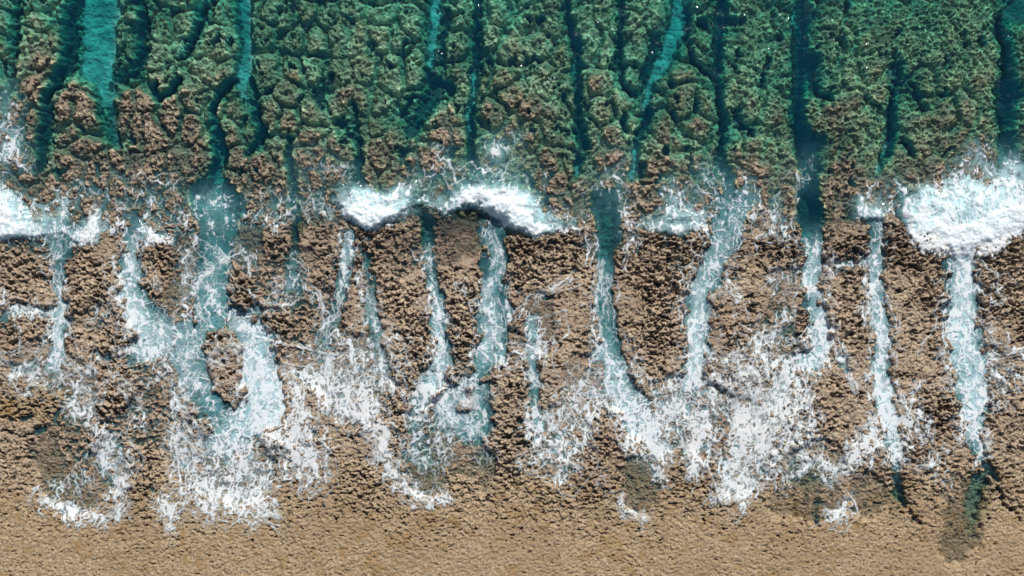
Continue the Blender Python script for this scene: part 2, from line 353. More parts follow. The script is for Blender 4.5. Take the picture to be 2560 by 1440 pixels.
# ------------------------------------------------------------------ foam: (group, [(x, y, half width, density)])
FO = [
 ("w0", [(858,500,20,.9),(882,528,26,1.25),(930,550,28,1.35),(978,535,24,1.25),(1030,506,18,.95),(1060,498,10,.7)]),
 ("w0", [(905,505,36,.72),(950,520,36,.72)]), ("w0", [(985,500,22,.9),(1008,478,18,.9),(1026,464,8,.7)]),
 ("w1", [(1060,498,10,.75),(1085,512,10,.75),(1112,524,12,.85),(1150,502,18,1.0),(1200,490,28,1.35),(1250,508,34,1.4),(1300,548,32,1.35),(1332,578,20,1.25),(1380,571,13,1.0),(1425,568,8,.8),(1465,590,9,.6)]),
 ("w1", [(1280,495,32,.85),(1325,520,26,.75)]), ("w1", [(1372,425,6,.45),(1362,470,7,.6),(1335,515,8,.8)]), ("w1", [(1390,540,34,.42),(1440,550,26,.38)]),
 ("w2", [(2285,515,30,1.05),(2310,575,44,1.3),(2390,605,46,1.4),(2460,590,48,1.3),(2520,550,46,1.25),(2580,540,46,1.2)]),
 ("w2", [(2330,500,34,.85),(2420,520,70,.85),(2520,500,50,.9)]), ("w2", [(2450,385,34,.42),(2440,440,60,.62),(2420,500,76,.8)]), ("w2", [(2520,420,26,.5),(2530,470,40,.75)]), ("w2", [(2360,440,20,.45),(2350,480,34,.7)]), ("w2", [(2540,470,30,.8),(2550,510,30,1.0)]),
 ("w3", [(-60,560,60,1.2),(10,560,46,1.25),(60,578,24,1.0),(120,575,22,.8),(180,570,16,.6)]), ("w3", [(-20,490,40,.9),(30,520,40,.8),(100,540,50,.5),(160,500,36,.62)]),
 ("w4", [(240,505,14,.7),(240,545,20,.8),(228,590,30,1.1),(200,592,22,1.0)]), ("w4", [(265,570,14,.7)]),
 ("w5", [(352,570,16,.7),(378,596,18,1.1),(428,600,14,1.1)]), ("w5", [(395,550,40,.45),(380,510,16,.5)]),
 ("w6", [(1590,560,10,.5),(1640,567,13,.95),(1700,574,18,1.15),(1757,562,14,.95)]), ("w6", [(1675,450,14,.5),(1680,500,32,.6),(1720,540,36,.55)]),
 ("w7", [(2142,480,10,.6),(2158,535,18,.95),(2200,544,15,1.0),(2232,514,7,.8)]), ("w7", [(2180,480,30,.35),(2240,470,24,.45)]),
 # lace behind the surf
 ("top", [(1240,355,10,.6),(1240,375,22,.82)]), ("top", [(1270,350,8,.35),(1305,342,5,.3)]), ("top", [(1125,350,12,.35),(1100,370,12,.3)]),
 ("top", [(20,240,26,.4),(10,310,34,.6),(20,380,40,.62),(60,420,16,.4)]), ("top", [(300,560,46,.5),(320,600,24,.5)]), ("top", [(530,540,70,.42)]),
 ("top", [(630,540,24,.45),(690,562,16,.7),(718,532,8,.5)]), ("top", [(640,500,20,.3),(780,500,40,.25),(810,530,16,.5)]),
 ("top", [(760,410,30,.25),(860,440,30,.3)]), ("top", [(1070,430,40,.3),(1180,450,30,.3),(1290,440,30,.3)]), ("top", [(1540,400,30,.25),(1530,480,40,.3)]),
 ("top", [(1470,540,14,.5),(1475,600,14,.6),(1470,640,6,.5)]), ("top", [(1555,510,16,.4),(1572,570,16,.55),(1590,610,14,.6),(1575,650,8,.4)]),
 ("top", [(1870,470,30,.5),(1900,530,44,.52),(1950,575,26,.58),(1975,596,9,.9)]), ("top", [(1800,470,30,.35),(1760,440,40,.25)]), ("top", [(2020,400,20,.2),(2010,440,30,.22)]),
 ("top", [(2530,400,26,.35),(2540,440,20,.4)]), ("top", [(430,520,26,.4),(460,560,30,.4)]), ("top", [(200,470,40,.3),(420,470,30,.25)]),
 # streams
 ("s0", [(125,600,30,.45),(150,620,22,.5),(135,660,9,.7),(150,720,13,.82),(150,800,15,.85),(150,860,19,.85),(138,900,18,.8)]),
 ("s0", [(150,880,15,.7),(90,905,18,.55),(20,925,14,.45),(-20,935,10,.4)]), ("s0", [(150,905,14,.7),(120,935,18,.6),(60,940,20,.4)]),
 ("s1", [(-20,792,12,.85),(30,772,13,.85),(80,772,13,.82),(135,790,9,.75)]), ("s1", [(50,795,5,.5),(50,850,4,.4)]), ("s1", [(0,690,9,.35),(10,740,9,.3)]),
 ("s2", [(340,600,18,.55),(330,650,20,.7),(315,700,24,.78),(320,745,32,.78),(345,790,34,.82),(365,830,36,.84),(345,870,30,.8),(290,890,12,.6)]),
 ("s2", [(390,860,50,.75),(430,840,40,.6),(400,905,30,.6)]), ("s2", [(265,740,20,.4),(262,790,14,.45),(245,800,8,.3)]),
 ("s3", [(540,600,40,.42),(545,660,34,.34),(570,640,10,.55),(500,700,20,.45),(540,740,34,.55),(560,790,22,.7)]), ("s3", [(465,600,24,.3),(480,700,30,.35),(490,780,36,.5)]),
 ("s3", [(480,820,50,.55),(460,890,48,.55),(480,950,34,.5),(505,1010,24,.5)]), ("s3", [(600,800,16,.5)]),
 ("s4", [(590,800,20,.8),(640,850,40,.9),(640,910,42,.85),(635,980,44,.85),(690,955,44,1.05),(720,1000,50,.95),(690,1050,60,.88),(620,1040,40,.78),(600,1090,40,.85)]),
 ("s4", [(560,1060,34,.6),(540,1100,30,.65)]),
 ("s5", [(720,1010,44,.95),(745,1080,40,.92),(765,1140,34,.85),(785,1180,24,.75),(770,1215,12,.6)]), ("s5", [(810,1170,16,.4)]),
 ("s6", [(590,1110,50,.78),(560,1170,60,.66),(590,1220,60,.78),(640,1262,40,.85),(685,1285,10,.7)]), ("s6", [(530,1160,40,.55),(470,1150,30,.5),(520,1230,36,.75),(530,1280,16,.8)]),
 ("s6", [(470,1230,20,.6),(425,1255,28,.8),(430,1290,12,.9),(428,1310,7,.9)]), ("s6", [(660,1180,40,.6)]),
 ("s7", [(770,940,30,.75),(830,970,50,.9),(890,1000,46,.9),(930,1040,36,.85),(960,1090,24,.8),(955,1130,16,.75)]), ("s7", [(790,880,36,.55),(850,900,60,.58),(920,930,50,.7),(970,960,26,.5)]),
 ("s7", [(800,850,10,.5),(820,810,12,.45)]), ("s7", [(700,900,10,.6),(740,940,14,.6)]),
 ("s8", [(955,1130,18,.75),(975,1165,18,.7),(1000,1205,14,.75),(1030,1236,11,1.0),(1080,1247,10,1.1),(1110,1240,6,.8)]), ("s8", [(1000,1100,24,.45),(1040,1130,36,.4),(1090,1160,40,.3)]),
 ("s9", [(875,585,24,.55),(868,640,20,.66),(862,690,16,.62),(848,740,9,.5),(852,770,8,.45)]), ("s9", [(735,640,18,.35),(735,690,26,.5),(715,740,26,.5),(680,770,10,.45)]), ("s9", [(745,690,10,.5),(800,740,7,.45),(806,800,9,.5),(800,850,10,.4)]),
 ("s9", [(820,800,10,.4),(825,700,10,.3)]), ("s9", [(600,620,10,.3),(628,640,10,.5),(632,670,6,.5)]), ("s9", [(620,720,6,.4),(650,760,14,.5),(690,765,10,.5)]),
 ("s10", [(900,690,22,.45),(925,740,22,.5),(935,800,20,.55),(945,860,26,.55),(970,900,30,.45),(1000,930,20,.35)]), ("s10", [(890,680,6,.6),(905,700,6,.6)]),
 ("s11", [(1072,620,6,.6),(1072,640,9,.72),(1065,690,13,.6),(1078,740,17,.78),(1095,790,20,.85),(1092,840,22,.9),(1100,890,22,.92),(1085,940,34,.88),(1060,990,34,.75),(1040,1040,24,.65)]), ("s11", [(1110,800,14,.6)]),
 ("s11", [(1100,970,30,.88),(1110,1010,20,.75),(1145,1050,14,.6)]), ("s11", [(1010,1000,20,.5),(1000,960,24,.45)]),
 ("s12", [(1222,560,12,.5),(1235,600,5,.9),(1246,640,5,.95),(1240,680,8,.9),(1222,720,17,.88),(1212,770,22,.78),(1245,790,12,.6),(1205,830,30,.62),(1220,870,44,.68),(1255,890,34,.62),(1290,880,16,.55)]),
 ("s12", [(1212,640,10,.3),(1260,660,6,.5),(1268,740,7,.5),(1270,800,12,.6)]), ("s12", [(1185,850,5,.8),(1178,900,5,.85),(1168,950,6,.9)]), ("s12", [(1150,950,34,.42),(1210,975,26,.5),(1150,1010,60,.38)]),
 ("s12", [(1160,715,16,.6)]), ("s12", [(1080,1060,60,.36),(1130,1060,50,.42),(1190,1050,40,.45)]), ("s12", [(1210,1090,16,.4),(1225,1130,12,.3)]),
 ("s13", [(1300,790,20,.55),(1325,760,12,.5),(1380,720,4,.7),(1420,700,4,.6)]), ("s13", [(1320,800,34,.6),(1345,840,36,.62),(1350,880,22,.6),(1315,880,7,.7),(1335,950,8,.7),(1350,960,5,.8)]),
 ("s13", [(1370,860,8,.5),(1368,900,6,.6)]),
 ("s14", [(1330,1000,20,.5),(1340,1060,34,.58),(1380,1090,46,.58),(1410,1100,44,.66),(1400,1130,36,.6),(1340,1150,16,.5),(1310,1160,8,.6)]), ("s14", [(1375,1160,6,.5),(1430,1160,8,.7)]), ("s14", [(1370,1180,10,.5),(1395,1192,8,.7)]),
 ("s14", [(1430,1030,60,.52),(1470,1000,50,.58),(1490,960,50,.48)]), ("s14", [(1440,1090,40,.5)]),
 ("s15", [(1500,660,8,.45),(1490,700,10,.5),(1490,760,12,.62),(1492,820,16,.72),(1500,880,26,.78),(1525,930,38,.76),(1540,980,36,.78),(1570,1030,36,.85),(1620,1060,46,.98),(1600,1100,40,1.0),(1640,1120,26,.98),(1648,1160,14,.95),(1655,1195,9,.9)]),
 ("s15", [(1520,700,14,.35),(1530,820,10,.3),(1560,840,12,.5),(1570,890,22,.5),(1590,950,30,.5)]), ("s15", [(1640,1000,50,.66),(1690,1040,50,.74)]), ("s15", [(1540,1240,14,.5),(1555,1270,10,.55),(1600,1285,8,.45)]), ("s15", [(1515,1190,14,.4)]),
 ("s16", [(1745,1050,36,.8),(1740,1100,28,.98),(1742,1150,18,.85),(1735,1180,12,.5)]), ("s16", [(1700,980,50,.7),(1780,1000,40,.5)]),
 ("s17", [(1820,1010,30,.7),(1870,960,46,.9),(1940,960,60,.98),(1990,990,44,1.0),(1900,1030,60,1.0),(1850,1090,40,1.05),(1880,1120,40,1.0),(1990,1060,42,.92),(2030,1040,20,.8)]),
 ("s17", [(1860,1130,44,.9),(1830,1200,40,.88),(1850,1235,34,.92),(1800,1230,18,.8)]), ("s17", [(1920,1170,40,.75),(1960,1140,26,.5)]), ("s17", [(1800,950,40,.55),(1840,900,40,.6),(1900,900,50,.66)]),
 ("s18", [(1840,520,60,.46),(1820,570,50,.48),(1800,620,36,.52),(1770,680,36,.58),(1745,730,26,.72),(1742,780,26,.82),(1738,840,26,.92),(1745,890,32,.8),(1740,940,40,.76)]),
 ("s18", [(1820,640,12,.5),(1825,700,10,.45),(1845,750,7,.7),(1852,780,5,.6)]), ("s18", [(1700,660,20,.3)]), ("s18", [(1770,990,30,.6)]),
 ("s19", [(2040,590,7,.8),(2040,620,11,.85),(2028,660,20,.82),(2022,700,22,.78),(2045,740,20,.85),(2050,800,20,.95),(2068,850,20,.98),(2055,885,26,.98),(2010,905,24,.95),(1960,915,30,.92)]),
 ("s19", [(2085,885,10,.98),(2112,915,9,.95),(2128,960,5,.8)]), ("s19", [(1995,660,18,.5),(1960,690,22,.5),(1935,720,16,.4)]), ("s19", [(1965,740,10,.5),(1955,800,12,.75),(1940,840,16,.6),(1900,870,40,.45)]), ("s19", [(1990,740,16,.4)]),
 ("s20", [(2195,570,10,.6),(2205,600,9,.7),(2190,640,15,.85),(2180,690,15,.9),(2190,740,15,.95),(2195,780,17,.98),(2212,840,17,1.0),(2200,900,18,1.02),(2195,950,20,1.02),(2215,1000,30,1.0),(2235,1050,30,1.05),(2245,1100,24,1.0),(2240,1150,10,1.0)]),
 ("s20", [(2168,655,8,.9),(2130,660,7,.8),(2085,662,9,.7)]), ("s20", [(2200,1070,36,.7),(2160,1110,30,.78),(2130,1150,22,.75),(2105,1175,10,.6)]), ("s20", [(2290,1040,26,.55),(2300,1080,22,.5)]),
 ("s20", [(2275,1000,12,.6),(2285,970,7,.8)]), ("s20", [(2230,1140,26,.6)]), ("s20", [(2160,740,10,.5),(2155,790,6,.5)]),
 ("s21", [(2405,650,30,.6),(2412,700,30,.88),(2405,760,34,.96),(2395,820,36,.94),(2405,880,38,.95),(2430,930,38,1.0),(2440,985,34,1.02),(2430,1030,30,.85),(2410,1070,24,.75),(2448,1080,14,.85),(2452,1130,10,.8),(2440,1150,12,.6)]),
 ("s21", [(2370,860,12,.8),(2350,880,7,.5)]), ("s21", [(2450,700,22,.4),(2490,730,22,.32)]), ("s21", [(2455,830,26,.5),(2480,900,36,.45),(2520,950,36,.36)]), ("s21", [(2490,1010,14,.6),(2370,960,14,.5)]), ("s21", [(2360,790,14,.4)]),
 ("s21", [(2350,1130,26,.35),(2330,1160,26,.4)]),
 ("s22", [(210,890,26,.5),(235,930,20,.55),(205,970,26,.78),(200,1020,26,.72),(225,1050,14,.6),(240,1070,8,.7)]), ("s22", [(340,1060,20,.55),(360,1020,14,.4),(330,980,12,.35)]),
 ("s23", [(262,1080,20,.72),(258,1130,24,.78),(250,1155,16,.6),(300,1160,32,.66),(310,1190,22,.7),(290,1230,22,.6),(280,1262,20,.55)]), ("s23", [(100,1240,14,.62),(125,1255,14,.85),(160,1268,14,.9),(190,1285,15,1.1),(215,1280,12,1.0),(250,1290,11,.9),(290,1285,9,.7),(310,1260,12,.5)]),
 ("s23", [(195,1160,14,.45),(200,1210,26,.3)]), ("s23", [(150,1225,30,.35)]),
 ("s24", [(440,930,34,.45),(440,1000,18,.55),(450,1060,22,.55),(440,1100,26,.6),(450,1150,26,.45)]), ("s24", [(485,1060,10,.6),(505,1100,12,.6)]), ("s24", [(380,940,30,.35),(40,960,30,.3)]),
 ("s25", [(2010,1110,24,.75),(2020,1150,24,.5)]), ("s26", [(2060,1160,22,.65),(2070,1190,14,.6)]), ("s27", [(2110,1230,12,.5),(2105,1280,16,.7),(2080,1285,12,.6)]),  ("s17", [(1960,1220,14,.5),(1940,1210,10,.6),(1990,1180,14,.4)]),
]
GL = {  # group -> (name, label)
 "top": ("sea_foam", "thin lacy foam scattered over the shallow reef just seaward of the surf line", "stuff"),
 "s0": ("foam_stream", "narrow white foam stream down the first straight channel from the left edge", 0),
 "s1": ("foam_stream", "white foam arm entering from the left edge and joining the first channel", 0),
 "s2": ("foam_stream", "lacy foam stream widening downward between two brown rocks left of the turquoise pool", 0),
 "s3": ("foam_stream", "thin net of foam floating on the wide turquoise channel left of centre", 0),
 "s4": ("foam_stream", "dense white foam pouring along the right side of the oval rock island", 0),
 "s5": ("foam_tongue", "dense white foam tongue ending on dry rock left of the central bare shelf", 0),
 "s6": ("foam_tongue", "broad ragged foam tongue at the lowest reach of the wash, left of centre", 0),
 "s7": ("foam_patch", "thick foam band spreading right from the dense left foam across the rock", 0),
 "s8": ("foam_edge", "curved white rim of foam round the bottom of the central washed hollow", 0),
 "s9": ("foam_stream", "thin foam veins down the shallow channel under the left end of the central crest", 0),
 "s10": ("foam_stream", "thin foam veins in the narrow channel left of the round central rock", 0),
 "s11": ("foam_stream", "thick foam stream in the slim channel just left of the central turquoise channel", 0),
 "s12": ("foam_stream", "branching foam on the central turquoise channel under the thick crest", 0),
 "s13": ("foam_patch", "tangled foam veins on the rock right beside the central turquoise channel", 0),
 "s14": ("foam_patch", "loose lacy foam on the lower rock right of the central washed hollow", 0),
 "s15": ("foam_stream", "foam stream along the straight grey-green channel right of centre, thick at its end", 0),
 "s16": ("foam_tongue", "short dense foam tongue between two larger foam masses right of centre", 0),
 "s17": ("foam_patch", "largest white foam mass on the rock at lower right", 0),
 "s18": ("foam_stream", "foam stream curving down-left from the dark pool right of centre", 0),
 "s19": ("foam_stream", "white foam stream below the long dark channel, forking at its foot", 0),
 "s20": ("foam_stream", "long straight thick foam stream with a short left arm, second from the right", 0),
 "s21": ("foam_stream", "widest foam stream, directly under the big surf burst at right", 0),
 "s22": ("foam_patch", "grey lacy foam running down between two tan rocks at lower left", 0),
 "s23": ("foam_patch", "foam veins and white rim round the shallow washed lobe at lower left", 0),
 "s24": ("foam_patch", "faint foam threads over reddish rock left of the oval island's foot", 0),
 "s25": ("foam_patch", "small foam wisp at the lower right corner of the largest foam mass", 0),
 "s26": ("foam_patch", "foam scrap left of the fan at the foot of the straight right stream", 0),
 "s27": ("foam_patch", "small isolated foam scrap lowest on the shelf at right", 0),
}
MILKY = [[(870,505,22,.7),(905,500,34,1),(960,515,34,.9),(1000,500,26,.6)], [(1180,480,20,.8),(1250,492,32,1),(1310,505,34,.95),(1350,545,24,.7),(1400,550,26,.4)], [(1070,500,20,.5),(1120,512,18,.5)],
 [(2330,500,46,.9),(2420,480,70,.95),(2500,490,50,.9),(2570,500,40,.8)], [(2440,390,40,.45),(2440,450,70,.85)], [(2530,430,40,.6),(2540,480,40,.8)], [(2310,560,50,.8),(2390,590,50,.9),(2520,550,50,.9)], [(-20,500,50,1),(40,530,50,.8),(130,540,50,.55),(160,500,30,.5)], [(235,520,20,.5),(235,570,26,.6)],
 [(380,560,30,.5)], [(1680,510,34,.45),(1740,545,24,.5)], [(2180,500,30,.35)], [(530,500,40,.22),(545,560,34,.25)], [(200,1275,30,.5)]]
# flow aligned lace
def ridge(x, y, sx, sy, seed, o=3, g=.55, k=2.4):
    return np.clip(1 - np.abs(fbm(x, y, sx, sy, seed, o, g)) * k, 0, 1)
swirl = ss(900, 1080, Y)                                         # straight run-off above, eddies where the wash slows down
fxw = X + 10 * fbm(X, Y, 30, 70, 91, 3) + 5 * gnoise(X, Y, 11, 16, 92) + 9 * swirl * gnoise(X, Y, 24, 24, 115)
fyw = Y + 12 * fbm(X, Y, 40, 60, 93, 3) + 5 * gnoise(X, Y, 11, 14, 94) + 9 * swirl * gnoise(X, Y, 24, 24, 116)
fys = fyw * 1.0
RA = ridge(fxw, fyw, 34, 85, 97); RB = ridge(fxw + 500, fyw, 17, 44, 98); RC = ridge(fxw, fyw + 300, 9, 22, 114, 2); RD = ridge(fxw, fyw, 20, 19, 117)
v1, v2, _ = voronoi(fxw, fyw, 19, 36, 95); L1 = 1 - ss(0, .42, v2 - v1)
w1, w2, _ = voronoi(fxw + 300, fyw, 10, 15, 96); L2 = 1 - ss(0, .60, w2 - w1)
var = vnoise(X, Y, 26, 40, 100); var2 = vnoise(X, Y, 15, 24, 118)
LACE = 1.1 * RA ** 4 * (.5 + var) + .95 * RB ** 3.2 * (.4 + var2) + .55 * RC ** 2.5 + .75 * RD ** 4 * (.35 + .7 * swirl) + .55 * L1 ** 1.6 * (1.1 - var) + .42 * L2 ** 1.5 * (.5 + .8 * swirl) + .13 * fbm(X, Y, 26, 40, 99, 3, .6)
_c = np.sort(LACE[(SP < 2.5)][::37]); LACE = (np.searchsorted(_c, LACE) / len(_c)).astype(np.float32)
patchy = .34 * fbm(X, Y, 40, 64, 101, 4, .6)
dens = np.zeros_like(D); grp = np.full(D.shape, -1, np.int16)
gnames = ["w%d" % k for k in range(8)] + list(GL.keys())
fX = X + 13 * fbm(X, Y, 40, 50, 102, 4) + 5 * gnoise(X, Y, 12, 12, 103); fY = Y + 15 * fbm(X, Y, 50, 50, 104, 4) + 5 * gnoise(X, Y, 12, 12, 105)
for g, pts in FO:
    s, e, r = stroke(pts, fX, fY)
    soft = 12
    hw = 26.0
    if g[0] == 'w': v = e * ss(-soft, soft * .9, s)
    else: v = np.maximum(e * ss(-8, 13, s), e * .55 * ss(-34, 0, s))
    v = v * (.80 if g == 's17' else 1.09 if g in ('s19', 's20', 's21', 's18', 's2', 's0') else 1.0)
    b = v > dens
    dens = np.where(b, v, dens)
    grp = np.where(b & (v > .02), gnames.index(g), grp)
d0 = dens.copy()
dens = np.clip(dens * (1 + patchy) , 0, 2)
dens = np.where(grp >= 8, np.minimum(dens, .90), dens)
cov = interp([(0,0),(.2,.05),(.35,.14),(.5,.23),(.7,.40),(.85,.60),(.95,.74),(1.05,.84),(1.15,.9),(1.3,1.05)], dens)
th = 1 - cov
A = ss(th - .08 - .12 * cov, th + .12, LACE) * ss(.04, .25, dens)
thick = ss(th - .05, th + .42, LACE)
solid = ss(1.0, 1.25, dens)
A = np.maximum(A, solid)
veil = vnoise(X + .6 * WX, Y + .6 * WY, 24, 34, 106)
A = np.maximum(A, (.22 + .2 * ss(.1, .4, W - G)) * ss(.40, .95, dens) * ss(.15, .75, veil))
thick = thick * (.58 + .62 * np.clip(L2 + .7 * RC + .4 * L1, 0, 1))
thick = np.maximum(thick, solid * (.80 + .2 * vnoise(X, Y, 12, 12, 108)))
# fine droplets thrown ahead of the crests
near = blur((solid * (Y < 680)).astype(np.float32), 11) ** .55
drop = ss(.0, .18, near * .62 + .45 * vnoise(X, Y, 3.4, 3.4, 110) + .3 * gnoise(X, Y, 12, 12, 111) - .68)
A = np.clip(np.maximum(A, drop * (solid < .9)), 0, 1)
aqua = np.zeros_like(D)
for pts in MILKY:
    s, e, r = stroke(pts); aqua = np.maximum(aqua, e * ss(1.25, .4, r))
aqua = blur(aqua, 3)
midch = blur(chan * ss(600, 690, Y) * ss(1170, 1090, Y), 5) * (.16 + .50 * vnoise(X, Y, 50, 80, 112))
# single threads of foam drawn out along each stream and wandering off over the rock
SX = X + 2.6 * gnoise(X, Y, 9, 9, 151) + 1.2 * gnoise(X, Y, 4.5, 4.5, 152); SY = Y + 2.6 * gnoise(X, Y, 9, 9, 153) + 1.2 * gnoise(X, Y, 4.5, 4.5, 154)
TH = np.zeros_like(D); TG = np.full(D.shape, -1, np.int16)
rs = np.random.RandomState(5)
def thread(px, py, wd, al, gi):
    for k in range(len(px) - 1):
        x0, y0, x1, y1 = px[k], py[k], px[k + 1], py[k + 1]
        w0, w1 = wd[k], wd[k + 1]
        m = max(w0, w1) + 7
        i0, i1 = np.searchsorted(ax_x, [min(x0, x1) - m, max(x0, x1) + m]); j0, j1 = np.searchsorted(ax_y, [min(y0, y1) - m, max(y0, y1) + m])
        if i1 <= i0 or j1 <= j0: continue
        sl = (slice(j0, j1), slice(i0, i1))
        dx, dy = x1 - x0, y1 - y0
        t = np.clip(((SX[sl] - x0) * dx + (SY[sl] - y0) * dy) / (dx * dx + dy * dy + 1e-6), 0, 1)
        d = np.hypot(SX[sl] - x0 - t * dx, SY[sl] - y0 - t * dy)
        a = al[k] * np.clip((w0 + (w1 - w0) * t - d) / 2.0 + .5, 0, 1)
        b = a > TH[sl]
        TH[sl] = np.where(b, a, TH[sl]); TG[sl] = np.where(b & (a > .05), gi, TG[sl])
for g, pts in FO:
    if g[0] == 'w' or len(pts) < 2: continue
    P = np.array(pts, float)
    seg = np.hypot(np.diff(P[:, 0]), np.diff(P[:, 1])); cum = np.concatenate([[0], np.cumsum(seg)]); Ltot = cum[-1]
    mw = float(P[:, 2].mean()); md = float(P[:, 3].mean())
    n = int(np.ceil((.5 if g == 'top' else 1.3) * (1 + mw / 5.0) * (Ltot / 110.0 + .5) * (.5 + md)))
    for k in range(n):
        a0 = rs.uniform(-.15, .85) * Ltot; ln = rs.uniform(50, 170)
        u = np.arange(max(a0, -12), min(a0 + ln, Ltot + 30), 7.0)
        if len(u) < 3: continue
        uc = np.clip(u, 0, Ltot); cx_, cy_, cw = (np.interp(uc, cum, P[:, c]) for c in (0, 1, 2))
        kk = np.clip(np.searchsorted(cum, uc) - 1, 0, len(seg) - 1)
        tx, ty = np.diff(P[:, 0])[kk] / seg[kk], np.diff(P[:, 1])[kk] / seg[kk]
        over = u - uc
        o = np.cumsum(rs.randn(len(u)) * .9 + 0) * .30
        far = rs.rand() < .30
        o = rs.uniform(-.95, .95) * (2.0 if far else 1.0) + o + .45 * np.sin(u / rs.uniform(12, 34) + rs.uniform(0, 6))
        lat = o * np.maximum(cw, 7)
        px = cx_ + tx * over - ty * lat; py = cy_ + ty * over + tx * lat
        base = rs.choice([.5, .9, 1.4, 2.2], p=[.42, .30, .18, .1])
        wd = base * (.7 + .9 * rs.rand(len(u))) * np.sin(np.linspace(.25, 2.9, len(u))) ** .5
        al = np.full(len(u), rs.uniform(.75, 1.15)) * (.6 + .4 * rs.rand(len(u)))
        thread(px, py, wd, al, gnames.index(g))
        if rs.rand() < .45:                                        # a side branch
            q0 = rs.randint(0, len(u)); ang = np.arctan2(ty[q0], tx[q0]) + rs.choice([-1, 1]) * rs.uniform(.5, 1.4)
            m_ = rs.randint(3, 9); an = ang + np.cumsum(rs.randn(m_) * .35)
            thread(px[q0] + np.cumsum(np.cos(an) * 6), py[q0] + np.cumsum(np.sin(an) * 6), np.linspace(base * .9, .4, m_), np.full(m_, .8), gnames.index(g))
TH *= FADE * (.45 + .75 * ss(.25, .6, vnoise(X, Y, 13, 17, 161)))
b_ = (TH > A) & ((dens < .06) | (grp < 0)); grp = np.where(b_, TG, grp)
A = np.maximum(A, TH); thick = np.maximum(thick, .75 * TH)
milk = ss(.0, .35, W - G + wave) * np.clip(np.maximum.reduce([blur(np.clip(dens, 0, 1.2) * .72, 9) + blur(A, 5) * .30, midch, aqua]), 0, 1)
A = A * FADE

# ------------------------------------------------------------------ mesh builders
PXw = ((X - 1280) * S).astype(np.float32); PYw = ((720 - Y) * S).astype(np.float32)
idx = np.arange(NX * NY, dtype=np.int64).reshape(NY, NX)
def face_any(mask):       # faces touching any true vertex
    return mask[:-1, :-1] | mask[1:, :-1] | mask[:-1, 1:] | mask[1:, 1:]
def grid_mesh(name, Z, fmask, mat, attrs, skirt=0.0):
    j, i = np.nonzero(fmask)
    if len(j) == 0:
        return None
    # wound so that normals point up (Y runs down the map)
    q = np.stack([idx[j + 1, i], idx[j + 1, i + 1], idx[j, i + 1], idx[j, i]], 1)
    used, inv = np.unique(q.ravel(), return_inverse=True)
    faces = inv.reshape(-1, 4)
    co = np.stack([PXw.ravel()[used], PYw.ravel()[used], Z.ravel()[used].astype(np.float32)], 1)
    nv = len(co)
    if skirt > 0:          # side walls down from the outline, so that the block is a body and not a sheet
        pad = np.pad(fmask, 1)
        c = pad[1:-1, 1:-1]
        parts = []
        for dj, di, a, b in ((-1, 0, (0, 1), (0, 0)), (1, 0, (1, 0), (1, 1)), (0, -1, (0, 0), (1, 0)), (0, 1, (1, 1), (0, 1))):
            nb = pad[1 + dj:pad.shape[0] - 1 + dj, 1 + di:pad.shape[1] - 1 + di]
            jj, ii = np.nonzero(c & ~nb)
            parts.append(np.stack([idx[jj + a[0], ii + a[1]], idx[jj + b[0], ii + b[1]]], 1))
        E = np.concatenate(parts)
        lut = np.searchsorted(used, E)
        ub, ib = np.unique(lut.ravel(), return_inverse=True)
        ib = ib.reshape(-1, 2) + nv
        low_co = co[ub].copy(); low_co[:, 2] -= skirt
        co = np.concatenate([co, low_co])
        faces = np.concatenate([faces, np.stack([lut[:, 1], lut[:, 0], ib[:, 0], ib[:, 1]], 1)])
        used = np.concatenate([used, used[ub]])
    me = bpy.data.meshes.new(name)
    me.vertices.add(len(co)); me.vertices.foreach_set('co', co.astype(np.float32).ravel())
    me.loops.add(faces.size); me.loops.foreach_set('vertex_index', faces.ravel().astype(np.int32))
    me.polygons.add(len(faces)); me.polygons.foreach_set('loop_start', np.arange(0, faces.size, 4, dtype=np.int32))
    me.polygons.foreach_set('loop_total', np.full(len(faces), 4, np.int32))
    me.polygons.foreach_set('use_smooth', np.ones(len(faces), bool))
    for an, av in attrs.items():
        at = me.attributes.new(an, 'FLOAT', 'POINT')
        at.data.foreach_set('value', av.ravel()[used].astype(np.float32))
    me.update(calc_edges=True)
    me.materials.append(mat)
    o = bpy.data.objects.new(name, me)
    COL.objects.link(o)
    return o
def tag(o, label=None, cat=None, group=None, kind=None):
    for k, v in (('label', label), ('category', cat), ('group', group), ('kind', kind)):
        if v: o[k] = v

# ------------------------------------------------------------------ materials
class N:
    def __init__(s, name):
        s.m = bpy.data.materials.new(name); s.m.use_nodes = True
        s.t = s.m.node_tree; s.t.nodes.clear(); s.out = s.t.nodes.new('ShaderNodeOutputMaterial')
    def n(s, typ, ins=None, **kw):
        nd = s.t.nodes.new(typ)
        for k, v in kw.items(): setattr(nd, k, v)
        for k, v in (ins or {}).items():
            if hasattr(v, 'is_output') or hasattr(v, 'node'): s.t.links.new(v, nd.inputs[k])
            else: nd.inputs[k].default_value = v
        return nd
    def attr(s, a): return s.n('ShaderNodeAttribute', attribute_name=a).outputs['Fac']
    def math(s, op, a, b=0.0, c=False):
        return s.n('ShaderNodeMath', {0: a, 1: b}, operation=op, use_clamp=c).outputs[0]
    def mix(s, f, a, b, bt='MIX'):
        nd = s.n('ShaderNodeMix', {0: f, 6: a, 7: b}, data_type='RGBA', blend_type=bt); return nd.outputs[2]
    def noise(s, scale, detail=4, rough=.6, vec=None):
        nd = s.n('ShaderNodeTexNoise', {'Scale': scale, 'Detail': detail, 'Roughness': rough})
        s.t.links.new(vec or s.co, nd.inputs['Vector']); return nd.outputs[0]
    def ramp(s, f, a, b):
        return s.n('ShaderNodeMapRange', {0: f, 1: a, 2: b}, interpolation_type='SMOOTHSTEP').outputs[0]

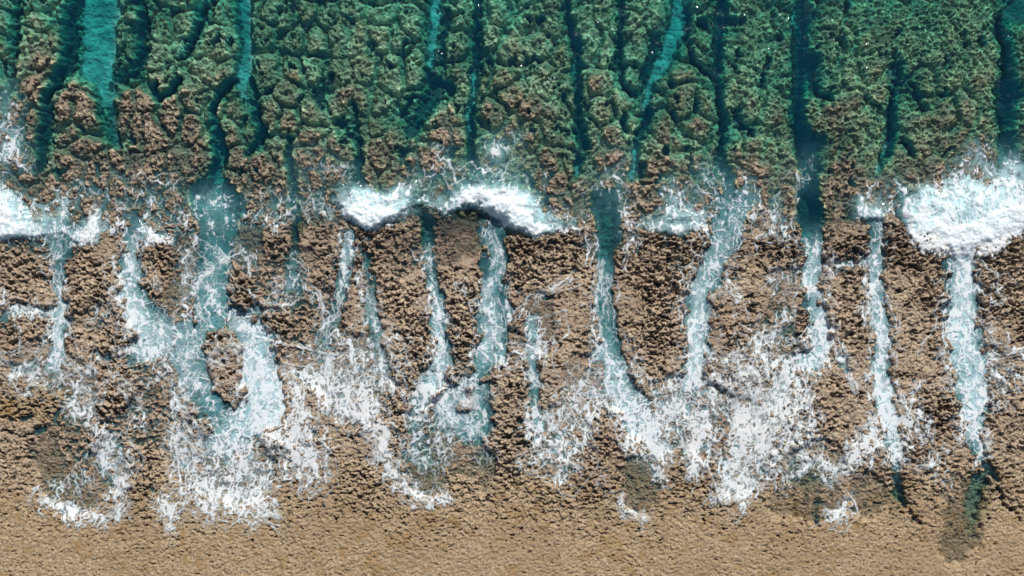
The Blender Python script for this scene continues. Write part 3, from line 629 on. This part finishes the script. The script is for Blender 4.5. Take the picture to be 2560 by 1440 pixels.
def rock_material():
    k = N("reef_rock"); k.co = k.n('ShaderNodeTexCoord').outputs['Object']
    c = lambda r, g, b: (r, g, b, 1)
    n1 = k.noise(1.1, 5, .62); n2 = k.noise(7, 5, .68); n3 = k.noise(26, 3, .6); nb = k.noise(.22, 4, .6)
    mid = k.mix(k.ramp(n2, .34, .62), c(.15, .112, .08), c(.50, .39, .275))
    mid = k.mix(k.math('MULTIPLY', k.ramp(n1, .48, .66), .6), mid, c(.22, .16, .12))
    mid = k.mix(k.math('MULTIPLY', k.ramp(nb, .45, .62), .5), mid, c(.24, .17, .12))
    mid = k.mix(k.ramp(k.attr('knob'), .1, .95), mid, c(.56, .43, .30)) if False else mid
    shelf = k.mix(k.ramp(n2, .3, .7), c(.18, .125, .068), c(.455, .345, .225))
    shelf = k.mix(k.math('MULTIPLY', k.ramp(n1, .50, .66), .8), shelf, c(.25, .155, .06))
    shelf = k.mix(k.math('MULTIPLY', k.ramp(k.noise(.5, 5, .7), .54, .66), .65), shelf, c(.24, .16, .075))       # rusty stains
    shelf = k.mix(k.math('MULTIPLY', k.ramp(nb, .45, .62), .45), shelf, c(.25, .175, .10))
    shelf = k.mix(k.math('MULTIPLY', k.ramp(n3, .60, .72), .5), shelf, c(.60, .50, .39))
    shelf = k.mix(k.math('MULTIPLY', k.ramp(n3, .42, .32), .6), shelf, c(.13, .09, .055))
    dry = k.mix(k.attr('shelf'), mid, shelf)
    cell = k.attr('cell')
    olive = k.mix(cell, c(.20, .19, .11), c(1.0, .90, .60))
    olive = k.mix(k.math('MULTIPLY', k.ramp(n2, .45, .75), .6), olive, c(.13, .13, .09))
    olive = k.mix(k.math('MULTIPLY', k.ramp(n1, .48, .66), .55), olive, c(.58, .44, .26))
    olive = k.mix(k.math('MULTIPLY', k.ramp(nb, .55, .42), .55), olive, c(.16, .17, .09))
    olive = k.mix(k.math('MULTIPLY', k.attr('net'), .55), olive, c(.10, .11, .05))  # reef darkened between the painted caustic lines
    olive = k.mix(k.attr('rim'), olive, c(.85, .80, .46))  # sun caustic lines painted pale yellow into the reef colour
    brown = k.mix(k.ramp(n2, .35, .64), c(.11, .085, .06), c(.46, .375, .275))
    brown = k.mix(k.math('MULTIPLY', k.ramp(n1, .45, .65), .5), brown, c(.17, .125, .085))
    wetc = k.mix(k.attr('green'), brown, olive)
    col = k.mix(k.attr('sub'), dry, wetc)
    sandc = k.mix(k.ramp(n1, .3, .7), c(.34, .40, .38), c(.78, .80, .76))
    col = k.mix(k.attr('deep'), col, k.mix(n2, c(.012, .018, .022), c(.05, .06, .055)))  # deep channels and holes, and the wave shade painted below the centre crests
    col = k.mix(k.attr('sand'), col, sandc)
    col = k.mix(k.math('MULTIPLY', k.attr('weed_shade'), k.ramp(n2, .35, .6)), col, c(.045, .11, .035))
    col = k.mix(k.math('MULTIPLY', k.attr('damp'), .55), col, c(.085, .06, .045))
    col = k.mix(k.math('MULTIPLY', k.ramp(n3, .5, .8), .25), col, c(.62, .52, .40))
    bump = k.n('ShaderNodeBump', {'Strength': 1.0, 'Distance': .05, 'Height': k.math('ADD', n2, k.math('MULTIPLY', n3, .6))})
    rg = k.math('SUBTRACT', .92, k.math('MULTIPLY', k.attr('damp'), .38))
    p = k.n('ShaderNodeBsdfPrincipled', {'Base Color': col, 'Roughness': rg, 'Specular IOR Level': .25})
    k.t.links.new(bump.outputs[0], p.inputs['Normal'])
    k.t.links.new(p.outputs[0], k.out.inputs[0])
    return k.m

def water_material():
    k = N("sea_water"); k.co = k.n('ShaderNodeTexCoord').outputs['Object']
    dep = k.attr('depth')
    def ab(a): return k.math('POWER', math.e, k.math('MULTIPLY', dep, -a))
    tint = k.n('ShaderNodeCombineColor', {0: ab(.86), 1: ab(.10), 2: ab(.115)}).outputs[0]
    tr = k.n('ShaderNodeBsdfTransparent', {'Color': tint})
    scat = k.n('ShaderNodeBsdfDiffuse', {'Color': (.002, .09, .16, 1)})
    sf = k.math('MULTIPLY', k.math('SUBTRACT', 1.0, ab(.30)), .40)
    m1 = k.n('ShaderNodeMixShader', {0: sf, 1: tr.outputs[0], 2: scat.outputs[0]})
    n1 = k.noise(2.2, 4, .65)
    mcol = k.mix(k.attr('aqua'), (.12, .335, .37, 1), (.60, .83, .87, 1))
    mk = k.n('ShaderNodeBsdfDiffuse', {'Color': mcol})
    mf = k.math('MULTIPLY', k.attr('milk'), k.ramp(n1, .18, .60), True)
    m2 = k.n('ShaderNodeMixShader', {0: mf, 1: m1.outputs[0], 2: mk.outputs[0]})
    r1 = k.noise(1.5, 3, .55); r2 = k.noise(5.5, 3, .6)
    bump = k.n('ShaderNodeBump', {'Strength': 1.0, 'Distance': .10, 'Height': k.math('ADD', r1, k.math('MULTIPLY', r2, .35))})
    fr = k.n('ShaderNodeFresnel', {'IOR': 1.33}); k.t.links.new(bump.outputs[0], fr.inputs['Normal'])
    gl = k.n('ShaderNodeBsdfGlossy', {'Color': (1, 1, 1, 1), 'Roughness': .06}); k.t.links.new(bump.outputs[0], gl.inputs['Normal'])
    m3 = k.n('ShaderNodeMixShader', {0: fr.outputs[0], 1: m2.outputs[0], 2: gl.outputs[0]})
    k.t.links.new(m3.outputs[0], k.out.inputs[0])
    return k.m

def foam_material():
    k = N("white_foam"); k.co = k.n('ShaderNodeTexCoord').outputs['Object']
    n1 = k.noise(9, 4, .7); n2 = k.noise(28, 2, .6)
    a = k.attr('alpha')
    edge = k.math('SUBTRACT', 1.0, k.math('MULTIPLY', k.math('SUBTRACT', .62, n2), k.math('SUBTRACT', 1.25, a)))
    al = k.math('MULTIPLY', a, edge, True)
    col = k.mix(k.math('MULTIPLY', k.attr('thick'), k.ramp(n1, .05, .6), True), (.70, .79, .83, 1), (.94, .95, .96, 1))
    bump = k.n('ShaderNodeBump', {'Strength': .6, 'Distance': .05, 'Height': n1})
    df = k.n('ShaderNodeBsdfDiffuse', {'Color': col}); k.t.links.new(bump.outputs[0], df.inputs['Normal'])
    tl = k.n('ShaderNodeBsdfTranslucent', {'Color': (.75, .86, .90, 1)})
    bd = k.n('ShaderNodeMixShader', {0: .38, 1: df.outputs[0], 2: tl.outputs[0]})
    tp = k.n('ShaderNodeBsdfTransparent')
    m = k.n('ShaderNodeMixShader', {0: al, 1: tp.outputs[0], 2: bd.outputs[0]})
    k.t.links.new(m.outputs[0], k.out.inputs[0])
    return k.m
M_ROCK, M_WATER, M_FOAM = rock_material(), water_material(), foam_material()

# ------------------------------------------------------------------ which rock is which: grow every block from its seed, channels are hard to cross
BLOCKS = [
 (8,110,"reef_spur","narrow olive reef strip at the far left edge, left of the thin dark crack"),
 (95,130,"reef_spur","brown topped reef spur left of the wide turquoise channel"),
 (188,265,"coral_head","round brown coral head left of the tip of the wide turquoise channel"),
 (335,262,"coral_head","round brown coral head right of the tip of the wide turquoise channel"),
 (310,110,"reef_spur","teal reef patch touching the right side of the wide turquoise channel"),
 (420,90,"reef_spur","olive reef spur left of the short slanting black crack"),
 (540,120,"reef_spur","olive reef spur between the slanting black crack and the second turquoise channel"),
 (590,310,"reef_spur","small green reef head inside the fork below the second turquoise channel"),
 (475,330,"reef_spur","speckled reef spur left of the forked dark channel, above the turquoise pool"),
 (170,420,"reef_rock","brown rock clump above the small surf lips, nearest the left edge"),
 (258,400,"reef_rock","slim brown rock clump under the tip of the wide turquoise channel"),
 (350,420,"reef_rock","broad brown rock clump left of the turquoise pool"),
 (50,330,"reef_rock","brown rock streaked with foam at the left edge"),
 (780,170,"reef_spur","very broad olive green reef spur right of the second turquoise channel"),
 (980,180,"reef_spur","brownish green reef spur left of the slim bright turquoise channel"),
 (1135,90,"reef_spur","narrow reef spur between the slim bright turquoise channel and the black slit"),
 (1100,340,"reef_spur","brown reef head left of the bent turquoise slit, above the central surf"),
 (1310,230,"reef_spur","very broad reef spur right of the bent turquoise slit, small foam blob near its foot"),
 (1490,220,"reef_spur","green reef spur just right of the long black crack at centre right"),
 (1620,60,"reef_spur","dark green reef patch at the top left of the diagonal turquoise channel"),
 (1530,400,"reef_spur","pale brown reef head left of the lower end of the diagonal channel"),
 (1700,280,"reef_spur","green reef spur under the bend of the diagonal turquoise channel"),
 (1760,110,"reef_spur","small teal reef block between the diagonal channel and a black slit"),
 (1900,160,"reef_spur","green reef spur with painted caustic light net left of the longest, widest black channel"),
 (2140,200,"reef_spur","yellow green reef spur with painted caustic light net right of the widest black channel"),
 (2390,230,"reef_spur","reef spur with painted caustic light net behind the big surf burst, left of the right edge channel"),
 (2556,330,"reef_spur","green reef scrap at the far right edge"),
 (2110,500,"reef_rock","brown rock left of the small hooked surf lip"),
 (70,680,"rock_block","tall rough brown rock left of the first foam channel"),
 (75,840,"rock_block","small rough rock below the foam arm at the left edge"),
 (225,700,"rock_block","tall rough brown rock right of the first foam channel"),
 (400,670,"rock_block","rounded brown rock under the curved surf lip left of the turquoise channel"),
 (560,890,"rock_island","oval brown rock island wrapped by foam below the turquoise channel"),
 (670,640,"rock_block","wet brown rock right of the wide turquoise channel"),
 (800,580,"rock_block","brown rock under the left tip of the central surf crest"),
 (760,850,"rock_block","foam veined brown rock above the thick foam band"),
 (985,720,"rock_block","long brown rock column under the left central crest"),
 (1140,700,"rock_block","brown rock column between the slim foam channel and the central turquoise channel"),
 (1390,680,"rock_block","big rounded brown rock right of the central turquoise channel"),
 (1420,900,"rock_block","brown rock with foam veins right of the narrow grey channel"),
 (1650,740,"rock_block","big brown rock right of the straight grey-green channel"),
 (1930,720,"rock_block","large rough rock left of the forking foam stream"),
 (2120,760,"rock_block","tall rough rock between the forking stream and the straight stream"),
 (2135,600,"rock_block","small rough rock above the short left foam arm"),
 (2290,800,"rock_block","tall rough rock between the two right-hand foam streams"),
 (2510,800,"rock_block","rough rock right of the widest foam stream, at the right edge"),
 (2110,1010,"rock_block","tan rock under the forked foot of the foam stream at right"),
 (290,990,"rock_block","tan rock between lacy foam and reddish rock at lower left"),
 (1150,985,"rock_island","small round brown rock island in the water below the central channel"),
 (1085,1075,"rock_island","small half washed rock in the central hollow"),
]
SHELF = [(60,1010),(100,1400),(400,1380),(700,1380),(870,1250),(1100,1400),(1270,1080),(1290,1300),(1470,1180),(1700,1300),(2000,1400),(2150,1350),(2330,1250),(2500,1200),(2300,1420),(2540,1100),(2540,1400),(1900,1330),(380,1130),(850,1080)]
cs = 10
bx = np.arange(-140, 2700, cs); by = np.arange(-140, 1580, cs)
jx = np.searchsorted(ax_x, bx); jy = np.searchsorted(ax_y, by)
cost = 1 + 60 * blur(chan, 2)[np.ix_(jy, jx)] + 6 * film[np.ix_(jy, jx)]
H_, W_ = cost.shape
dist = np.full((H_, W_), 1e9); lab = np.full((H_, W_), 0, np.int32); hp = []
for k, b in enumerate(BLOCKS):
    j, i = int((b[1] + 140) / cs), int((b[0] + 140) / cs); dist[j, i] = 0; lab[j, i] = k + 1; heapq.heappush(hp, (0.0, j, i))
for x_, y_ in SHELF:
    j, i = int((y_ + 140) / cs), int((x_ + 140) / cs); dist[j, i] = 0; lab[j, i] = 0; heapq.heappush(hp, (0.0, j, i))
while hp:
    d_, j, i = heapq.heappop(hp)
    if d_ > dist[j, i]: continue
    for dj, di, l_ in ((1,0,1),(-1,0,1),(0,1,1),(0,-1,1),(1,1,1.41),(1,-1,1.41),(-1,1,1.41),(-1,-1,1.41)):
        a, b = j + dj, i + di
        if 0 <= a < H_ and 0 <= b < W_:
            nd = d_ + l_ * cost[a, b]
            if nd < dist[a, b]:
                dist[a, b] = nd; lab[a, b] = lab[j, i]; heapq.heappush(hp, (nd, a, b))
cx = np.clip(((X + 5 * gnoise(X, Y, 14, 14, 121) + 140) / cs).round().astype(int), 0, W_ - 1); cy = np.clip(((Y + 5 * gnoise(X, Y, 14, 14, 122) + 140) / cs).round().astype(int), 0, H_ - 1)
LAB = lab[cy, cx]
LAB = np.where(chan > .72, -1, LAB)                               # channel floors are seabed
core = (X > -500) & (X < 3060) & (Y > -500) & (Y < 1950)
LAB = np.where(core, LAB, np.where(Y > 700, 0, -1))
FL = LAB[:-1, :-1]

# ------------------------------------------------------------------ ground attributes
sub = ss(640, 520, Y + 30 * fbm(X, Y, 60, 60, 131, 3))
tops = blur(D, 5)
green = ss(.10, .55, tops + .10 * fbm(X, Y, 50, 50, 132, 3) - .15 * ss(1000, 300, X) * ss(200, 500, Y))
caustic = ss(.17, .05, nn2 - nn1) * (.10 + .90 * ss(1400, 1900, X - .5 * Y)) * sub * ss(.1, .5, vnoise(X, Y, 40, 40, 133)) * .9  # web of sun caustics, put into the reef colour
weed_shade = np.zeros_like(D)
for pts in ([(738,520,16,1),(742,590,14,1)], [(1520,520,38,.8),(1522,600,24,.8)], [(2440,1230,40,.6),(2430,1330,18,.4)], [(1070,1150,50,.6)], [(2010,1175,40,.7)], [(2240,1245,24,.7)], [(1600,1200,30,.4)], [(1130,520,20,1),(1210,535,26,.8)]):  # last stroke darkens the painted wave shade under the centre crests
    s, e, r = stroke(pts); weed_shade = np.maximum(weed_shade, e * ss(-15, 20, s))
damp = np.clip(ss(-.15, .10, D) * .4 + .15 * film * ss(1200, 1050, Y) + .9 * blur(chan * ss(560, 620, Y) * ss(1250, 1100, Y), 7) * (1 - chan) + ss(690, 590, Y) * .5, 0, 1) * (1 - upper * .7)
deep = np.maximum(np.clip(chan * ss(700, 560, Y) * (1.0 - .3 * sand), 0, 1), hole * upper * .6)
s_, e_, r_ = stroke([(1045,535,18,.8),(1110,555,30,.9),(1180,545,30,.95),(1230,560,26,.9)]); deep = np.maximum(deep, .85 * ss(-14, 16, s_))  # wave shade below the centre crests, painted as near-black rock colour
GA = {'shelf': low, 'cell': np.clip(.15 + .75 * cv + .2 * gnoise(X, Y, 8, 8, 134), 0, 1), 'rim': caustic, 'green': green, 'sub': sub, 'sand': sand * chan * (.50 + .62 * vnoise(X + WX, Y + WY, 34, 60, 159)), 'deep': deep, 'weed_shade': weed_shade, 'net': ss(1400, 1900, X - .5 * Y) * (1 - caustic), 'damp': damp}  # rim and net carry the painted caustic web
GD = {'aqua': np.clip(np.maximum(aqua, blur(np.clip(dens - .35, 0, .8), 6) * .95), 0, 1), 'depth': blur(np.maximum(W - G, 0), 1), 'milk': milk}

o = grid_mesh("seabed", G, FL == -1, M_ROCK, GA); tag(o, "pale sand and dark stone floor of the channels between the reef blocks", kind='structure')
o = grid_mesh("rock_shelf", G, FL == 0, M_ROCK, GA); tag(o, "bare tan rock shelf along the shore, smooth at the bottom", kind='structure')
GRPS = {"reef_spur": ("reef", "reef spurs under the clear water"), "coral_head": ("coral head", "round brown coral heads"), "reef_rock": ("rock", "brown rocks just under the surface"),
        "rock_block": ("rock", "brown rock blocks between the foam channels"), "rock_island": ("rock", "small rocks surrounded by water")}
for k, (bx_, by_, nm, lb) in enumerate(BLOCKS):
    fm = FL == k + 1
    if not fm.any():
        print("EMPTY BLOCK", lb); continue
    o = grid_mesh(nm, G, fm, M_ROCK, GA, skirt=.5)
    tag(o, lb, GRPS[nm][0], GRPS[nm][1])

wetmask = (W - G > -.10) | (Y < 500)
wetmask = wetmask & ((Y < 1700) | (SP < 3))
o = grid_mesh("water", W, face_any(wetmask), M_WATER, GD); tag(o, "clear teal sea water, milky turquoise where foam is mixed in", kind='structure')

puff = (.09 * fbm(X, Y, 8, 10, 141, 3, .75) + .08 * fbm(X, Y, 22, 26, 142, 3)) * ss(.9, 1.3, dens) + .05 * solid + .02
Gt = Gb.copy()
for dj in (-2, 0, 2):
    for di in (-2, 0, 2):
        Gt = np.maximum(Gt, np.roll(np.roll(G, dj, 0), di, 1))
Gt = .35 * Gb + .65 * blur(Gt, 1)
span = ss(.45, .9, blur(dens, 3)); Gt = Gt * (1 - span) + np.maximum(blur(Gt, 9), Gt - .10) * span
FZ = np.maximum(W, Gt) + .015 + .05 * A + puff * np.where(dens > .9, 1, .3)
fmask_all = face_any(A > .05)
grp = np.where(grp < 0, 99, grp)
FG = grp[:-1, :-1]
FGm = np.minimum.reduce([grp[:-1, :-1], grp[1:, :-1], grp[:-1, 1:], grp[1:, 1:]])
FA = {'alpha': A, 'thick': thick}
for k, g in enumerate(gnames):
    fm = fmask_all & (FGm == k)
    if g[0] == 'w':
        nm, lb, _p = WAVES[int(g[1:])]; kind = None; cat = "wave"; gr = "waves breaking on the reef edge"
    else:
        nm, lb, kd = GL[g]; kind = kd or None; cat = "foam"; gr = None if kd else "foam washing over the rocks"
    o = grid_mesh(nm, FZ, fm, M_FOAM, FA)
    if o: tag(o, lb, None if kind else cat, gr, kind)
    else: print("EMPTY FOAM", g)
